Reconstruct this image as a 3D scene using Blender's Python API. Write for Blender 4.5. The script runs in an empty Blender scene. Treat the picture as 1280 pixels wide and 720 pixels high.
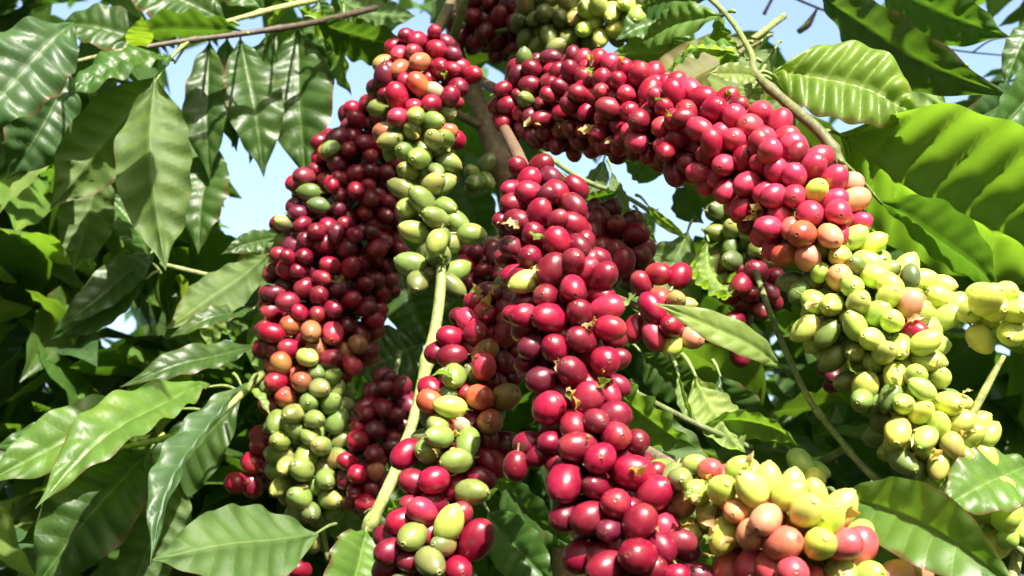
import bpy, math, random
import numpy as np
from mathutils import Vector, Matrix

random.seed(7)
rng = np.random.default_rng(7)
R_ = math.radians
sc = bpy.context.scene
col = sc.collection

# ------------------------------------------------------------------ camera
F = 1545.0                                  # focal length in pixels of a 1280 px wide picture
PITCH = R_(15)
CAM = np.array([0.0, 0.0, 1.40])
RIGHT = np.array([1.0, 0, 0])
FWD = np.array([0, math.cos(PITCH), math.sin(PITCH)])
UP = np.array([0, -math.sin(PITCH), math.cos(PITCH)])
BASIS = np.stack([RIGHT, UP, FWD])          # rows: camera right, up, forward

cd = bpy.data.cameras.new('camera')
co = bpy.data.objects.new('camera', cd)
col.objects.link(co)
co.location = CAM
co.rotation_euler = (R_(90) + PITCH, 0, 0)
cd.sensor_width = 36
cd.lens = 36 * F / 1280
cd.clip_start = 0.02
cd.clip_end = 3000
cd.dof.use_dof = True
cd.dof.focus_distance = 0.60
cd.dof.aperture_fstop = 18
sc.camera = co


def cs(px, py, d):
    """a pixel of the 1280x720 photograph at depth d, in camera space"""
    return np.array([(px - 640) * d / F, (360 - py) * d / F, d])


def to_world(p):
    return CAM + np.asarray(p) @ BASIS


def at(px, py, d):
    return to_world(cs(px, py, d))


# ------------------------------------------------------------------ light
TO_SUN_CS = np.array([0.24, 0.83, -0.50])
TO_SUN_CS /= np.linalg.norm(TO_SUN_CS)
TO_SUN = TO_SUN_CS @ BASIS
elev = math.asin(TO_SUN[2])
azim = math.atan2(TO_SUN[0], TO_SUN[1])     # from +Y towards +X
w = bpy.data.worlds.new('World')
sc.world = w
w.use_nodes = True
nt = w.node_tree
sky = nt.nodes.new('ShaderNodeTexSky')
sky.sky_type = 'NISHITA'
sky.sun_disc = False
sky.sun_elevation = elev
sky.sun_rotation = azim
sky.air_density = 1.0
sky.dust_density = 5.0
bg = nt.nodes['Background']
bg.inputs['Strength'].default_value = 0.15
nt.links.new(sky.outputs[0], bg.inputs['Color'])
sd = bpy.data.lights.new('sun', 'SUN')
sd.energy = 5.0
sd.angle = R_(0.5)
sd.color = (1.0, 0.95, 0.87)
so = bpy.data.objects.new('sun', sd)
col.objects.link(so)
so.location = (2, -3, 6)
so.rotation_euler = Vector(TO_SUN).to_track_quat('Z', 'Y').to_euler()
vs = sc.view_settings
vs.view_transform = 'Standard'
vs.look = 'None'
vs.gamma = 1
vs.use_curve_mapping = False
vs.exposure = 1.62


# ------------------------------------------------------------------ materials
def new_mat(name):
    m = bpy.data.materials.new(name)
    m.use_nodes = True
    t = m.node_tree
    t.nodes.clear()
    out = t.nodes.new('ShaderNodeOutputMaterial')
    return m, t, out


class N:
    """small helper round a node tree"""
    def __init__(self, t):
        self.t = t

    def node(self, kind, **kw):
        n = self.t.nodes.new(kind)
        for k, v in kw.items():
            setattr(n, k, v)
        return n

    def put(self, sock, v):
        if isinstance(v, bpy.types.NodeSocket):
            self.t.links.new(v, sock)
        elif isinstance(v, (tuple, list)) and len(v) == 3 and sock.type == 'RGBA':
            sock.default_value = (*v, 1)
        else:
            sock.default_value = v

    def math(self, op, a, b=0.0, clamp=False):
        n = self.node('ShaderNodeMath', operation=op, use_clamp=clamp)
        self.put(n.inputs[0], a)
        self.put(n.inputs[1], b)
        return n.outputs[0]

    def mix(self, f, a, b, mode='MIX'):
        n = self.node('ShaderNodeMix', data_type='RGBA', blend_type=mode)
        self.put(n.inputs[0], f)
        self.put(n.inputs[6], a)
        self.put(n.inputs[7], b)
        return n.outputs[2]

    def noise(self, scale, detail=3, vec=None, rough=0.5):
        n = self.node('ShaderNodeTexNoise')
        n.inputs['Scale'].default_value = scale
        n.inputs['Detail'].default_value = detail
        n.inputs['Roughness'].default_value = rough
        if vec is not None:
            self.put(n.inputs['Vector'], vec)
        return n.outputs[0]

    def ramp(self, v, a, b, lo=0.0, hi=1.0):
        n = self.node('ShaderNodeMapRange')
        self.put(n.inputs[0], v)
        n.inputs[1].default_value = a
        n.inputs[2].default_value = b
        n.inputs[3].default_value = lo
        n.inputs[4].default_value = hi
        return n.outputs[0]

    def pos(self):
        return self.node('ShaderNodeNewGeometry').outputs['Position']


def leaf_material():
    m, t, out = new_mat('coffee leaf')
    n = N(t)
    tint = n.node('ShaderNodeAttribute', attribute_name='tint').outputs['Color']
    uv = n.node('ShaderNodeUVMap', uv_map='veins')
    sep = n.node('ShaderNodeSeparateXYZ')
    n.put(sep.inputs[0], uv.outputs[0])
    pos = n.pos()
    back = n.node('ShaderNodeNewGeometry').outputs['Backfacing']
    # side veins: where the first coordinate crosses a whole number; midrib: where the second is near zero
    fr = n.math('ABSOLUTE', n.math('SUBTRACT', n.math('FRACT', sep.outputs[0]), 0.5))
    side = n.ramp(fr, 0.44, 0.5)
    av = n.math('ABSOLUTE', sep.outputs[1])
    mid = n.ramp(av, 0.035, 0.012)
    vein = n.math('MAXIMUM', n.math('MULTIPLY', side, 0.45), mid, clamp=True)
    mottle = n.noise(55, 4, pos)
    fine = n.noise(420, 2, pos)
    base = n.mix(n.ramp(mottle, 0.3, 0.75), n.mix(1.0, tint, (0.72, 0.75, 0.7), 'MULTIPLY'), n.mix(1.0, tint, (1.35, 1.25, 1.1), 'MULTIPLY'))
    under = n.mix(0.30, n.mix(1.0, base, (1.35, 1.2, 1.2), 'MULTIPLY'), (0.09, 0.15, 0.045))
    # scorched specks with a shape of their own
    speck = n.ramp(n.noise(130, 2, pos), 0.72, 0.76)
    c = n.mix(back, base, under)
    c = n.mix(n.math('MULTIPLY', vein, 0.6), c, n.mix(0.5, n.mix(1.0, tint, (2.2, 1.9, 1.6), 'MULTIPLY'), (0.24, 0.30, 0.10)))
    c = n.mix(n.math('MULTIPLY', speck, 0.5), c, (0.10, 0.075, 0.03))
    # yellowing patches and scorched margins
    c = n.mix(n.ramp(n.noise(22, 3, pos), 0.62, 0.74, 0.0, 0.45), c, n.mix(1.0, tint, (2.6, 1.7, 1.0), 'MULTIPLY'))
    scorch = n.math('MULTIPLY', n.ramp(n.math('ADD', av, n.math('MULTIPLY', n.noise(200, 3, pos), 0.22)), 0.99, 1.06), n.ramp(n.noise(16, 2, pos), 0.52, 0.60))
    c = n.mix(scorch, c, (0.11, 0.065, 0.025))
    p = n.node('ShaderNodeBsdfPrincipled')
    n.put(p.inputs['Base Color'], c)
    n.put(p.inputs['Roughness'], n.math('ADD', n.ramp(back, 0, 1, 0.38, 0.58), n.math('MULTIPLY', fine, 0.10)))
    p.inputs['Specular IOR Level'].default_value = 0.42
    bump = n.node('ShaderNodeBump')
    bump.inputs['Strength'].default_value = 0.25
    bump.inputs['Distance'].default_value = 0.0006
    n.put(bump.inputs['Height'], n.math('ADD', n.noise(260, 3, pos), n.math('MULTIPLY', vein, -1.0)))
    n.put(p.inputs['Normal'], bump.outputs[0])
    tr = n.node('ShaderNodeBsdfTranslucent')
    tc = n.mix(1.0, n.mix(0.25, tint, base), (3.2, 3.1, 0.9), 'MULTIPLY')
    tc = n.mix(n.math('MULTIPLY', vein, 0.55), tc, n.mix(1.0, tc, (0.45, 0.5, 0.5), 'MULTIPLY'))
    n.put(tr.inputs['Color'], tc)
    ms = n.node('ShaderNodeMixShader')
    ms.inputs[0].default_value = 0.36
    n.put(ms.inputs[1], p.outputs[0])
    n.put(ms.inputs[2], tr.outputs[0])
    n.put(out.inputs[0], ms.outputs[0])
    return m


def cherry_material():
    m, t, out = new_mat('cherry skin')
    n = N(t)
    skin = n.node('ShaderNodeAttribute', attribute_name='tint').outputs['Color']
    pos = n.pos()
    c = n.mix(n.ramp(n.noise(120, 3, pos), 0.35, 0.7), n.mix(1.0, skin, (0.80, 0.78, 0.78), 'MULTIPLY'), n.mix(1.0, skin, (1.12, 1.12, 1.1), 'MULTIPLY'))
    speck = n.ramp(n.noise(900, 2, pos), 0.70, 0.78)
    c = n.mix(n.math('MULTIPLY', speck, 0.30), c, (0.40, 0.30, 0.16))
    # a dull bloom in patches, and brown insect scars
    bloom = n.ramp(n.noise(70, 5, pos, 0.7), 0.50, 0.78, 0.0, 0.06)
    c = n.mix(bloom, c, (0.45, 0.36, 0.36))
    scar = n.ramp(n.noise(150, 1, pos), 0.74, 0.77)
    c = n.mix(n.math('MULTIPLY', scar, 0.75), c, (0.07, 0.035, 0.02))
    p = n.node('ShaderNodeBsdfPrincipled')
    n.put(p.inputs['Base Color'], c)
    n.put(p.inputs['Roughness'], n.math('ADD', n.ramp(n.noise(300, 3, pos), 0.3, 0.7, 0.26, 0.42), n.math('MULTIPLY', bloom, 1.2)))
    p.inputs['Specular IOR Level'].default_value = 0.55
    p.inputs['Subsurface Weight'].default_value = 0.12
    p.inputs['Subsurface Radius'].default_value = (1.0, 0.5, 0.3)
    p.inputs['Subsurface Scale'].default_value = 0.0025
    bump = n.node('ShaderNodeBump')
    bump.inputs['Strength'].default_value = 0.15
    bump.inputs['Distance'].default_value = 0.0006
    n.put(bump.inputs['Height'], n.noise(200, 2, pos))
    n.put(p.inputs['Normal'], bump.outputs[0])
    n.put(out.inputs[0], p.outputs[0])
    return m


def stem_material():
    m, t, out = new_mat('stem bark')
    n = N(t)
    tint = n.node('ShaderNodeAttribute', attribute_name='tint').outputs['Color']
    pos = n.pos()
    k = n.noise(240, 5, pos, 0.65)
    c = n.mix(n.ramp(k, 0.35, 0.7), n.mix(1.0, tint, (0.6, 0.58, 0.55), 'MULTIPLY'), n.mix(1.0, tint, (1.35, 1.32, 1.3), 'MULTIPLY'))
    p = n.node('ShaderNodeBsdfPrincipled')
    n.put(p.inputs['Base Color'], c)
    p.inputs['Roughness'].default_value = 0.6
    bump = n.node('ShaderNodeBump')
    bump.inputs['Strength'].default_value = 0.6
    bump.inputs['Distance'].default_value = 0.001
    n.put(bump.inputs['Height'], k)
    n.put(p.inputs['Normal'], bump.outputs[0])
    n.put(out.inputs[0], p.outputs[0])
    return m


def soil_material():
    m, t, out = new_mat('soil')
    n = N(t)
    pos = n.pos()
    c = n.mix(n.noise(1.5, 6, pos), (0.05, 0.032, 0.018), (0.10, 0.075, 0.04))
    c = n.mix(n.ramp(n.noise(0.35, 5, pos), 0.45, 0.6), c, (0.045, 0.08, 0.02))
    p = n.node('ShaderNodeBsdfPrincipled')
    n.put(p.inputs['Base Color'], c)
    p.inputs['Roughness'].default_value = 0.9
    n.put(out.inputs[0], p.outputs[0])
    return m


M_LEAF, M_CHERRY, M_STEM, M_SOIL = leaf_material(), cherry_material(), stem_material(), soil_material()


# ------------------------------------------------------------------ objects
class MB:
    """collects vertices, faces and a colour per vertex (and vein coordinates) of ONE mesh"""
    def __init__(self):
        self.v, self.f, self.c, self.u, self.n = [], [], [], [], 0

    def add(self, verts, faces, colour, uv=None):
        verts = np.asarray(verts, float)
        k = len(verts)
        c = np.asarray(colour, float)
        if c.ndim == 1:
            c = np.tile(c, (k, 1))
        self.v.append(verts)
        self.c.append(c)
        self.u.append(np.zeros((k, 2)) if uv is None else uv)
        self.f.append(np.asarray(faces) + self.n)
        self.n += k

    def build(self, name, mat, parent=None, origin=None):
        v = np.concatenate(self.v)
        f = np.concatenate(self.f)
        c = np.concatenate(self.c)
        u = np.concatenate(self.u)
        o0 = np.asarray(origin if origin is not None else v.mean(0), float)
        me = bpy.data.meshes.new(name)
        me.from_pydata((v - o0).tolist(), [], f.tolist())
        a = me.color_attributes.new('tint', 'FLOAT_COLOR', 'POINT')
        a.data.foreach_set('color', np.concatenate([c, np.ones((len(c), 1))], 1).astype(np.float32).ravel())
        uvl = me.uv_layers.new(name='veins')
        li = np.empty(len(me.loops), np.int32)
        me.loops.foreach_get('vertex_index', li)
        uvl.data.foreach_set('uv', u[li].astype(np.float32).ravel())
        me.polygons.foreach_set('use_smooth', np.ones(len(me.polygons), bool))
        me.materials.append(mat)
        o = bpy.data.objects.new(name, me)
        col.objects.link(o)
        if parent is not None:
            o.parent = parent
            pw = Vector((0, 0, 0))
            q = parent
            while q is not None:
                pw = pw + q.location
                q = q.parent
            o.location = Vector(o0) - pw
        else:
            o.location = o0
        return o


def tag(o, label=None, cat=None, group=None, kind=None):
    if label: o['label'] = label
    if cat: o['category'] = cat
    if group: o['group'] = group
    if kind: o['kind'] = kind
    return o


def thing(name, loc, label, cat, group=None):
    o = bpy.data.objects.new(name, None)
    o.empty_display_size = 0.02
    col.objects.link(o)
    o.location = loc
    return tag(o, label, cat, group)


def smooth_path(pts, k=6):
    """Catmull-Rom through rows of numbers"""
    p = np.asarray(pts, float)
    if len(p) < 3:
        return np.stack([p[0] + (p[-1] - p[0]) * t for t in np.linspace(0, 1, k + 1)])
    q = np.concatenate([[2 * p[0] - p[1]], p, [2 * p[-1] - p[-2]]])
    out = []
    for i in range(1, len(q) - 2):
        for t in np.linspace(0, 1, k, endpoint=False):
            a, b, c, d = q[i - 1], q[i], q[i + 1], q[i + 2]
            out.append(0.5 * (2 * b + (c - a) * t + (2 * a - 5 * b + 4 * c - d) * t * t + (3 * b - a - 3 * c + d) * t ** 3))
    out.append(p[-1])
    return np.array(out)


def tube(mb, pts, rad, colour, seg=10, knots=()):
    """a tapering stem through world points; knots = fractions where a node swells"""
    p = np.asarray(pts, float)
    n = len(p)
    r = np.interp(np.linspace(0, 1, n), np.linspace(0, 1, len(rad)), rad)
    s = np.linspace(0, 1, n)
    for kq in knots:
        r = r * (1 + 0.35 * np.exp(-((s - kq) / 0.018) ** 2))
    t = np.gradient(p, axis=0)
    t /= np.linalg.norm(t, axis=1)[:, None] + 1e-9
    # round off both ends
    p = np.concatenate([[p[0] - t[0] * r[0] * 0.4], p, [p[-1] + t[-1] * r[-1] * 0.4]])
    t = np.concatenate([t[:1], t, t[-1:]])
    r = np.concatenate([[r[0] * 0.05], r, [r[-1] * 0.05]])
    s = np.concatenate([[0], s, [1]])
    n += 2
    ref = np.array([0.3, 0.9, 0.2])
    a = np.cross(t, ref); a /= np.linalg.norm(a, axis=1)[:, None] + 1e-9
    b = np.cross(t, a)
    th = np.linspace(0, 2 * math.pi, seg, endpoint=False)
    v = (p[:, None] + r[:, None, None] * (np.cos(th)[None, :, None] * a[:, None] + np.sin(th)[None, :, None] * b[:, None])).reshape(-1, 3)
    f = []
    for i in range(n - 1):
        for j in range(seg):
            j2 = (j + 1) % seg
            f.append((i * seg + j, i * seg + j2, (i + 1) * seg + j2, (i + 1) * seg + j))
    c = np.asarray(colour, float)
    if c.ndim == 2:
        cc = np.stack([np.interp(s, np.linspace(0, 1, len(c)), c[:, k]) for k in range(3)], 1)
        c = np.repeat(cc, seg, 0)
    mb.add(v, f, c)


_W_T = [0, .04, .10, .2, .32, .45, .58, .70, .80, .87, .92, .96, 1.0]
_W_V = [.02, .14, .36, .68, .91, 1.0, .97, .82, .58, .34, .17, .08, .008]
_ws = smooth_path(np.stack([_W_T, _W_V], 1), 8)


def leaf_geo(mb, base, tip, width, normal, tint, bend=0.08, sweep=0.0, fold=0.25, quilt=0.035, wave=0.05, twist=0.0,
             nv=9, res=(44, 7), seed=0, droop=0.0, cup=0.0):
    """a coffee leaf between two world points; normal = where its upper face looks; bend = how far its middle rises towards that side"""
    r = random.Random(seed)
    base, tip, nrm = np.asarray(base, float), np.asarray(tip, float), np.asarray(normal, float)
    X = tip - base
    L = np.linalg.norm(X)
    X = X / L
    Y = np.cross(nrm, X); Y /= np.linalg.norm(Y) + 1e-9
    Z = np.cross(X, Y)
    nu, nh = res
    t = np.linspace(0, 1, nu + 1)
    v = np.linspace(-1, 1, 2 * nh + 1)
    half = np.interp(t, _ws[:, 0], _ws[:, 1]) * width / 2
    T, V = np.meshgrid(t, v, indexing='ij')
    H = half[:, None] * (1 + 0.03 * np.sin(T * 9 + r.uniform(0, 6)))
    A = np.abs(V)
    reach = 0.8
    ph = T * nv - reach * A
    env = np.clip(1 - A ** 5, 0, 1) * np.clip(A * 4, 0, 1) * np.interp(T, [0, .08, .85, 1], [0, 1, 1, 0])
    zq = 1.7 * quilt * width * np.abs(np.sin(math.pi * ph)) ** 0.7 * env
    p1, p2 = r.uniform(0, 6.3), r.uniform(0, 6.3)
    k1, k2 = r.uniform(4.0, 6.0), r.uniform(4.0, 6.0)
    edge = np.where(V > 0, np.sin(2 * math.pi * k1 * T + p1), np.sin(2 * math.pi * k2 * T + p2))
    zw = 1.35 * wave * width * A ** 2.5 * edge * np.interp(T, [0, .1, .85, 1], [0, 1, .8, 0])
    fa = fold + twist * 0
    y = V * H * math.cos(fa)
    z = A * H * math.sin(fa) + zq + zw - cup * H * A ** 2
    tw = twist * (T - 0.3)
    y, z = y * np.cos(tw) - z * np.sin(tw), y * np.sin(tw) + z * np.cos(tw)
    arc = 4 * T * (1 - T)
    hook = np.clip(T - 0.75, 0, 1) ** 2 * droop * L
    z = z + bend * L * arc + 0.02 * L * np.sin(T * 7 + p1) * arc - hook
    y = y + sweep * L * arc
    P = base + (T * L)[..., None] * X + y[..., None] * Y + z[..., None] * Z
    nc = 2 * nh + 1
    i, j = np.meshgrid(np.arange(nu), np.arange(2 * nh), indexing='ij')
    a = (i * nc + j).ravel()
    f = np.stack([a, a + nc, a + nc + 1, a + 1], 1)
    c = np.asarray(tint, float) * (1 + 0.12 * (rng.random() - 0.5))
    mb.add(P.reshape(-1, 3), f, c, np.stack([ph.ravel(), V.ravel()], 1))
    return X, Y, Z


def roll_normal(base, tip, roll, tilt=0.0):
    """the direction a leaf's upper face looks: roll 0 towards the camera, 180 away from it, +-90 edge on"""
    X = np.asarray(tip, float) - np.asarray(base, float)
    X /= np.linalg.norm(X)
    to_cam = CAM - (np.asarray(base) + np.asarray(tip)) / 2
    to_cam = to_cam - X * (to_cam @ X)
    to_cam /= np.linalg.norm(to_cam)
    S = np.cross(X, to_cam)
    if roll == 'glare':                        # turned so that it mirrors the sun
        h = to_cam + TO_SUN
        return to_cam * (h @ to_cam) + S * (h @ S)
    a = R_(roll)
    return to_cam * math.cos(a) + S * math.sin(a)


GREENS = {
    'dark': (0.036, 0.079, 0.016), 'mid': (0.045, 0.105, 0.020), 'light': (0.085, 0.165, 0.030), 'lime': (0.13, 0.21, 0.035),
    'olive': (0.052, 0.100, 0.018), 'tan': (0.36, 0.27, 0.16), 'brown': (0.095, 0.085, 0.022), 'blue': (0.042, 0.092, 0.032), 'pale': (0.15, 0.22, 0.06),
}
_leaf_count = [0]


def leaf(parent, b, t, wpx, roll, tint='mid', label=None, stalk=None, **kw):
    """a leaf as a part: b and t are (px, py, depth); wpx its width in pixels at its mean depth; stalk = where its stalk starts"""
    _leaf_count[0] += 1
    B, T = at(*b), at(*t)
    wid = wpx * (b[2] + t[2]) / 2 / F
    mb = MB()
    leaf_geo(mb, B, T, wid, roll_normal(B, T, roll), GREENS[tint], seed=_leaf_count[0] * 13 + 5, **kw)
    o = mb.build('leaf', M_LEAF, parent, origin=B)
    if label: o['label'] = label
    # its stalk, a sub-part
    if stalk is None:
        d = (B - T); d /= np.linalg.norm(d)
        s0 = B + d * 0.010 + np.array([0, 0.004, 0.002])
    else:
        s0 = at(*stalk)
    sm = MB()
    mid = (s0 + B) / 2 + np.array([0, 0, 0.0015])
    tube(sm, smooth_path([s0, mid, B + (T - B) * 0.03], 5), [0.0013, 0.0011, 0.0007], (0.16, 0.22, 0.06), 7)
    sm.build('leaf_stalk', M_STEM, o, origin=B)
    return o


# ------------------------------------------------------------------ cherries
SKIN = {
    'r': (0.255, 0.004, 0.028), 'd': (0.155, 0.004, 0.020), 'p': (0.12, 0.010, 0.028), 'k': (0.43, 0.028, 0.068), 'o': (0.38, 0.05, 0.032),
    'b': (0.30, 0.10, 0.045), 'g': (0.155, 0.20, 0.048), 'G': (0.10, 0.14, 0.042), 'S': (0.52, 0.065, 0.085), 'y': (0.37, 0.46, 0.09), 'Y': (0.56, 0.61, 0.10),
    'P': (0.62, 0.24, 0.14), 't': (0.40, 0.32, 0.20),
}
UNRIPE = set('gGyYt')
_RT = 15
_th = np.array([0.0, .22, .42, .66, .92, 1.2, 1.5, 1.8, 2.1, 2.38, 2.62, 2.82, 2.94])


def cherry_geo(mb, c, axis, rad, asp, code, squash, spin, low=False):
    """one cherry: a bead with a short stalk inwards and the little disc of the flower scar at its outer end"""
    axis = axis / np.linalg.norm(axis)
    ref = np.array([0.2, 0.3, 0.93]) if abs(axis[2]) < 0.9 else np.array([1.0, 0, 0])
    a = np.cross(axis, ref); a /= np.linalg.norm(a)
    b = np.cross(axis, a)
    seg = 10 if low else _RT
    th = _th[::2] if low else _th
    bulge = 0.10 if code not in UNRIPE else 0.0
    rr = np.sin(th) ** (0.88 if code not in UNRIPE else 1.0) * rad
    zz = -np.cos(th) * rad * asp + bulge * 0
    if code in UNRIPE:
        zz = zz + 0.10 * rad * asp * np.cos(th) ** 2          # unripe fruit is more pear shaped
    rr[0] = 0.10 * rad
    # the scar: a rim, then a dimple
    scar_r = np.array([0.20, 0.15, 0.09, 0.01]) * rad
    scar_z = zz[-1] + np.array([0.02, 0.055, 0.02, 0.015]) * rad * (1.6 if code in UNRIPE else 1.0)
    stalk_r = np.array([0.08, 0.09]) * rad
    stalk_z = zz[0] - np.array([0.55, 0.05]) * rad
    R = np.concatenate([stalk_r, rr, scar_r])
    Z = np.concatenate([stalk_z, zz, scar_z])
    n = len(R)
    ph = np.linspace(0, 2 * math.pi, seg, endpoint=False) + spin
    ang = 1 + (0.035 if code in UNRIPE else 0.015) * np.cos(3 * ph + spin * 5)
    ca, sa = np.cos(ph) * ang, np.sin(ph) * ang * squash
    v = (c + R[:, None, None] * (ca[None, :, None] * a + sa[None, :, None] * b) + Z[:, None, None] * axis).reshape(-1, 3)
    i, j = np.meshgrid(np.arange(n - 1), np.arange(seg), indexing='ij')
    j2 = (j + 1) % seg
    f = np.stack([(i * seg + j).ravel(), (i * seg + j2).ravel(), ((i + 1) * seg + j2).ravel(), ((i + 1) * seg + j).ravel()], 1)
    base = np.array(SKIN[code]) * rng.uniform(0.82, 1.15) * np.array([1, rng.uniform(.85, 1.2), rng.uniform(.85, 1.2)])
    colr = np.tile(base, (n, 1))
    k = np.linspace(0, 1, len(th))
    if code in 'rdpk' and rng.random() < 0.35:                # paler towards the stalk or the tip on some
        pale = np.array([0.55, 0.10, 0.07])
        wgt = (np.clip(0.5 - k, 0, 1) if rng.random() < 0.5 else np.clip(k - 0.6, 0, 1)) * rng.uniform(0.4, 1.0)
        colr[2:2 + len(th)] = colr[2:2 + len(th)] * (1 - wgt[:, None]) + pale * wgt[:, None]
    if code in 'obPS':
        wgt = np.clip(0.75 - k, 0, 1) * 0.4
        colr[2:2 + len(th)] = colr[2:2 + len(th)] * (1 - wgt[:, None]) + np.array([0.50, 0.36, 0.07]) * wgt[:, None]
    if code in 'gGyY':
        wgt = np.clip(k - 0.55, 0, 1) * 0.6
        colr[2:2 + len(th)] = colr[2:2 + len(th)] * (1 - wgt[:, None]) + colr[2:2 + len(th)] * np.array([1.25, 1.12, 1.1]) * wgt[:, None]
    vcol = np.repeat(colr, seg, 0)
    if code in 'rdpkobPSgGyY':
        gdir = rng.normal(0, 1, 3); gdir /= np.linalg.norm(gdir)
        tt = np.clip(((v - c) @ gdir) / rad * 0.6 + rng.uniform(-.25, .3), 0, 1)[:, None] * rng.uniform(.2, .85)
        if code in 'rk': alt = np.array([[.14, .004, .014], [.40, .02, .045], [.42, .09, .05]][int(rng.choice(3, p=[.55, .3, .15]))])
        elif code in 'dp': alt = np.array([[.06, .004, .012], [.26, .02, .03]][int(rng.integers(2))])
        elif code in 'obPS': alt = np.array([[.34, .30, .07], [.42, .03, .03]][int(rng.integers(2))])
        else: alt = np.array([[.50, .46, .12], [.16, .24, .05], [.42, .22, .09]][int(rng.choice(3, p=[.45, .4, .15]))])
        vcol = vcol * (1 - tt) + alt * tt
    vcol = vcol.reshape(n, seg, 3)
    colr[:2] = (0.16, 0.20, 0.06)
    scar = np.array([0.10, 0.055, 0.03]) if code not in UNRIPE else np.array([0.26, 0.24, 0.08])
    colr[-4:-1] = 0.55 * colr[-4:-1] + 0.45 * scar
    colr[-1] = scar * 0.5
    vcol[:2] = colr[:2, None]
    vcol[-4:] = colr[-4:, None]
    mb.add(v, f, vcol.reshape(-1, 3))


ALL = []           # every cherry of every branch, for the look at which show largest


class Branch:
    def __init__(self, axis, size, depth_ratio=0.8):
        """axis rows: px, py, depth, radius in px; size rows likewise: cherry width in px along the axis"""
        self.ax = smooth_path(axis, 8)
        self.P = np.stack([cs(*r[:3]) for r in self.ax])
        self.R = self.ax[:, 3] * self.ax[:, 2] / F
        self.S = np.interp(np.linspace(0, 1, len(self.ax)), np.linspace(0, 1, len(size)), size) * self.ax[:, 2] / F
        self.dr = depth_ratio
        self.pos, self.rad, self.code, self.listed, self.anchor = [], [], [], [], []
        q_ = np.linspace(0, 1, len(self.ax)) * len(axis) * 1.7
        self.R = self.R * (1 + 0.13 * np.sin(2 * math.pi * q_ + axis[0][0]))

    def near(self, px, py):
        d = np.hypot(self.ax[:, 0] - px, self.ax[:, 1] - py)
        i = int(d.argmin())
        return i, d[i]

    def listed_at(self, px, py, code, mul=1.0, dz=0.0):
        i, dpx = self.near(px, py)
        d0 = self.ax[i, 2]
        s = dpx * d0 / F
        R = self.R[i]
        depth = d0 - self.dr * math.sqrt(max(R * R - s * s, 0)) + dz
        p = cs(px, py, depth)
        self.pos.append(p); self.anchor.append(p[:2] / p[2]); self.rad.append(self.S[i] * (1 + (mul - 1) * 0.55) * 0.98 / 2 * depth / d0 * (0.92 if code in UNRIPE else 1))
        self.code.append(code); self.listed.append(True)

    def tile(self, ox, oy, text, scale=4.0):
        for it in text.replace('\n', ' ').split(';'):
            q = it.split()
            if not q: continue
            self.listed_at(ox + float(q[0]) / scale, oy + float(q[1]) / scale, q[2], float(q[3]) if len(q) > 3 else 1.0,
                           float(q[4]) if len(q) > 4 else 0.0)

    def fill(self, colour, tries=2500, span=(0, 1), gap=0.80, keep=None, inner=True):
        n = len(self.ax)
        P = [np.array(p) for p in self.pos]
        rad = list(self.rad)
        T = np.gradient(self.P, axis=0)
        T /= np.linalg.norm(T, axis=1)[:, None]
        arr = np.array(P) if P else np.zeros((0, 3))
        ra = np.array(rad)
        for shell in ((1.0, 0.0) if inner else (1.0,)):
            for _ in range(tries if shell == 1.0 else tries // 3):
                u = rng.uniform(*span) * (n - 1)
                i = min(int(u), n - 2); fr = u - i
                c = self.P[i] * (1 - fr) + self.P[i + 1] * fr
                R = self.R[i] * (1 - fr) + self.R[i + 1] * fr
                r = (self.S[i] * (1 - fr) + self.S[i + 1] * fr) / 2 * rng.uniform(0.74, 1.03)
                rr = R - r * 0.55 if shell == 1.0 else max(R - r * 2.1, r * 0.7)
                rr *= rng.uniform(0.86, 1.04)
                t = T[i]
                a = np.cross(t, [0, 0, 1.0]); a /= np.linalg.norm(a)
                b = np.cross(t, a); b /= np.linalg.norm(b)
                th = rng.uniform(0, 2 * math.pi)
                p = c + rr * (math.cos(th) * a + math.sin(th) * b * self.dr)
                px, py = 640 + p[0] * F / p[2], 360 - p[1] * F / p[2]
                if keep and not keep(px, py): continue
                if len(arr):
                    if (np.linalg.norm(arr - p, axis=1) < gap * (ra + r)).any(): continue
                code = colour(px, py, u / (n - 1))
                if code is None: continue
                self.pos.append(p); self.rad.append(r); self.code.append(code); self.listed.append(False); self.anchor.append(p[:2] / p[2])
                arr = np.concatenate([arr, [p]]); ra = np.append(ra, r)

    def relax(self, it=30):
        p = np.array(self.pos); r = np.array(self.rad); an = np.array(self.anchor); li = np.array(self.listed)
        for _ in range(it):
            d = p[:, None] - p[None]
            dist = np.linalg.norm(d, axis=2) + 1e-9
            need = 0.88 * (r[:, None] + r[None])
            ov = np.clip(need - dist, 0, None)
            np.fill_diagonal(ov, 0)
            p = p + (d / dist[..., None] * ov[..., None] * 0.22).sum(1)
            lat = an * p[:, 2:3]
            p[:, :2] += (lat - p[:, :2]) * np.where(li, 0.45, 0.10)[:, None]
        self.pos = list(p)

    def axes(self):
        out = []
        T = np.gradient(self.P, axis=0)
        T /= np.linalg.norm(T, axis=1)[:, None]
        for p in self.pos:
            i = int(np.linalg.norm(self.P - p, axis=1).argmin())
            v = p - self.P[i]
            nv_ = np.linalg.norm(v)
            v = v / nv_ if nv_ > 1e-5 else np.array([0, 0, -1.0])
            v = v + T[i] * rng.uniform(-0.2, 0.55) + rng.normal(0, 0.5, 3)
            out.append(v / np.linalg.norm(v))
        return out

    def commit(self, parent):
        ax = self.axes()
        for p, r, c, a in zip(self.pos, self.rad, self.code, ax):
            ALL.append(dict(p=p, r=r, code=c, a=a, parent=parent))




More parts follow.
